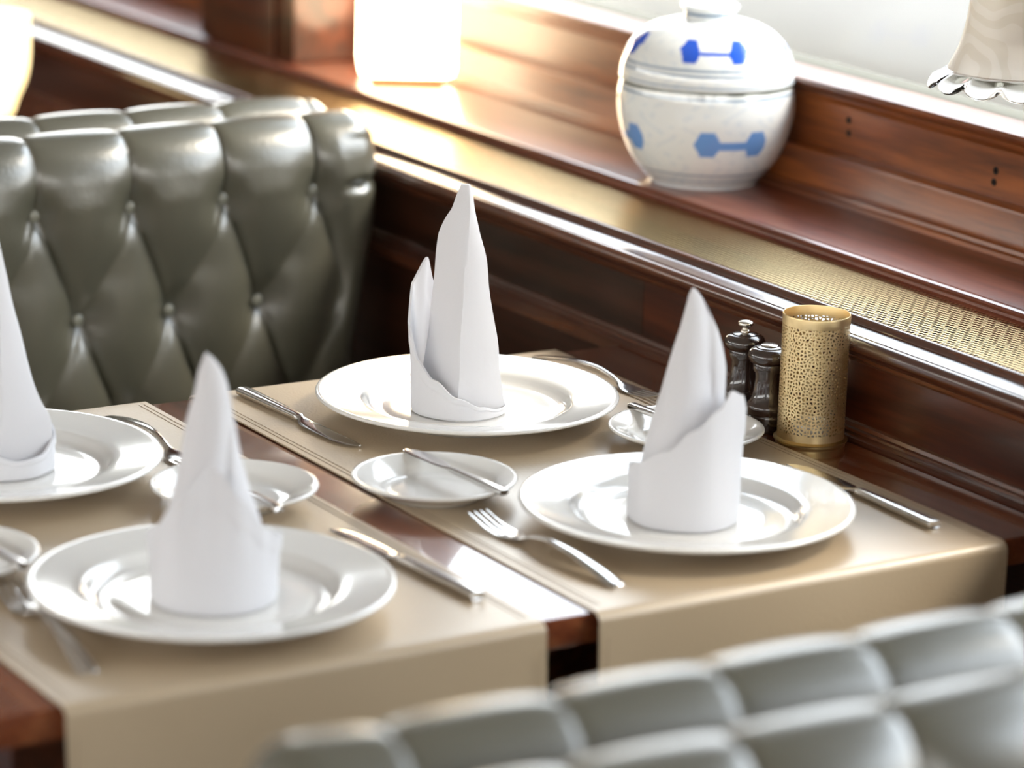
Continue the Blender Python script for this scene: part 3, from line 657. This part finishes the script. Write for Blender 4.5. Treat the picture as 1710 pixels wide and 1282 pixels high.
# ------------------------------------------------------------------ benches
PX, PZ, ZB = .1215, .131, .090
def bench():
    """local frame: front faces -y, roll centre over y = 0"""
    t = empty('tufted_bench')
    HW = .557; RR = .036; zc = .120; yf = -.030; yb = .040
    prof = []                                # (y, z, ny, nz, amp, zcoord for tufting)
    nf = 90
    for i in range(nf): z = -.36 + (zc+.36)*i/nf; t_ = max(0, (z-.0)/.12); prof.append((yf - (RR+yf)*t_*t_*(3-2*t_), z, -1, 0, z))
    na = 40
    for i in range(na): a = pi - pi*i/na; prof.append((RR*cos(a), zc + RR*sin(a)*1.15, cos(a), sin(a), zc + (pi-a)*RR))
    nb = 16
    for i in range(nb+1): z = zc - (zc+.36)*i/nb; prof.append((RR + (yb-RR)*min(1, i/4)*.3, z, 1, 0, 9))
    nx = 420; rows = []
    ph = .213/PX
    for j in range(nx+1):
        q = j/nx; x = -HW + 2*HW*q; row = []
        e0 = max(0.0, 1 - max(0, (abs(x)-(HW-.045))/.045)**2)**.5
        for (y, z, ny, nz_, zt) in prof:
            a = (x/PX - ph)
            if zt == 9: h = .35
            elif zt > ZB:
                s1 = abs(sin(pi*a)); db = math.hypot((a-round(a))*PX, zt-ZB); k = min(1, (zt-ZB)/.07); h = max(0, s1**(.30-.20*k)*(.90+.05*k) - .45*exp(-(db/.024)**2)*(s1**.24))
                fade = max(0, 1 - max(0, zt-.20)/.07); h = h*fade + .75*(1-fade)
            else:
                bb = (zt-ZB)/PZ; s1 = abs(sin(pi*(a+bb/2))); s2 = abs(sin(pi*(a-bb/2)))
                # strong crease runs down to the right, the other diagonal is only a soft double fold
                ia = round(a + bb/2); ib = round(a - bb/2)
                xa = (ia+ib)/2; xb = ia - ib; db = math.hypot((a-xa)*PX, (bb-xb)*PZ)
                d2 = (a - bb/2 - ib)*PX*.7
                q2 = .30*min(1, max(0, -bb/.6))
                h = s1**.30*(.90 - q2 + q2*s2**.9) - .45*exp(-(db/.024)**2)*s1**.24
                if bb < xb: h -= .07*exp(-(db/.045)**2)*(exp(-((d2-.004)/.0028)**2) + exp(-((d2+.007)/.0028)**2))
                h = max(0, h)
            # last column beside the end is plain, with one horizontal fold from the outermost button
            if zt != 9:
                lim = (.455+.03) if x > 0 else .513+.01
                if abs(x) > lim and zt < .14:
                    w = min(1, (abs(x)-lim)/.03); hp = .75 - .45*exp(-((zt-.095)/.006)**2); h = h*(1-w) + hp*w
            am = (.034 - .017*min(1, max(0, zt-.10)/.08))*(1 - .9*max(0, ny)) if zt != 9 else .004
            yy, zz = y + ny*h*am, z + nz_*h*am
            # shrink towards the core at the ends
            cy, cz = .012, min(z, zc)
            sx = 1 - .045*min(1, max(0, (.05-z)/.16))
            row.append((x*sx, cy + (yy-cy)*(e0*.96+.04), cz + (zz-cz)*(e0*.96+.04)))
        rows.append(row)
    b_ = bmesh.new(); grid(b_, rows)
    bk = obj('backrest', b_, M['leather'], t, smooth=80, norm=True); bk.location = (0, 0, TZ)
    sb = bmesh.new(); bmesh.ops.create_uvsphere(sb, u_segments=16, v_segments=8, radius=.0078)
    for v in sb.verts: v.co.y *= .55
    but = None
    for r in range(4):
        z = ZB - r*PZ; k0 = -6
        for k in range(-8, 9):
            x = (ph + k + (.5 if r % 2 else 0))*PX
            if abs(x) > HW-.05 or z < -.30: continue
            if but is None: but = obj('button', sb, M['button'], bk); o = but
            else: o = but.copy(); COL.objects.link(o); o.parent = bk
            sx = 1 - .045*min(1, max(0, (.05-z)/.16))
            o.location = (x*sx, -.0405 if r == 0 else -.0355, z)
    b_ = bmesh.new(); bx(b_, -.545, .545, -.46, -.03, .36, .47, .03); obj('seat_cushion', b_, M['leather'], t, smooth=60)
    b_ = bmesh.new(); bx(b_, -.545, .545, -.43, .040, 0, .36, .004); obj('plinth', b_, M['panel'], t, smooth=30)
    return t
B1 = bench(); G = 'dark green button-tufted leather benches'
BL = [(3.503, 0, 'button-tufted green leather bench facing the camera behind the table'),
      (3.597, pi, 'tufted bench back directly behind the camera-facing one, only its top roll showing'),
      (1.654, pi, 'blurred tufted leather bench at the bottom, nearest the table edge'),
      (1.560, 0, 'most blurred tufted bench top in the lower right corner, closest to the camera')]
for i, (y, rz, l) in enumerate(BL):
    c = B1 if i == 0 else copy_tree(B1)
    c.location = (1.43 if y > 2 else 1.42, y, 0); c.rotation_euler = (0, 0, rz); tag(c, l, 'bench', G)
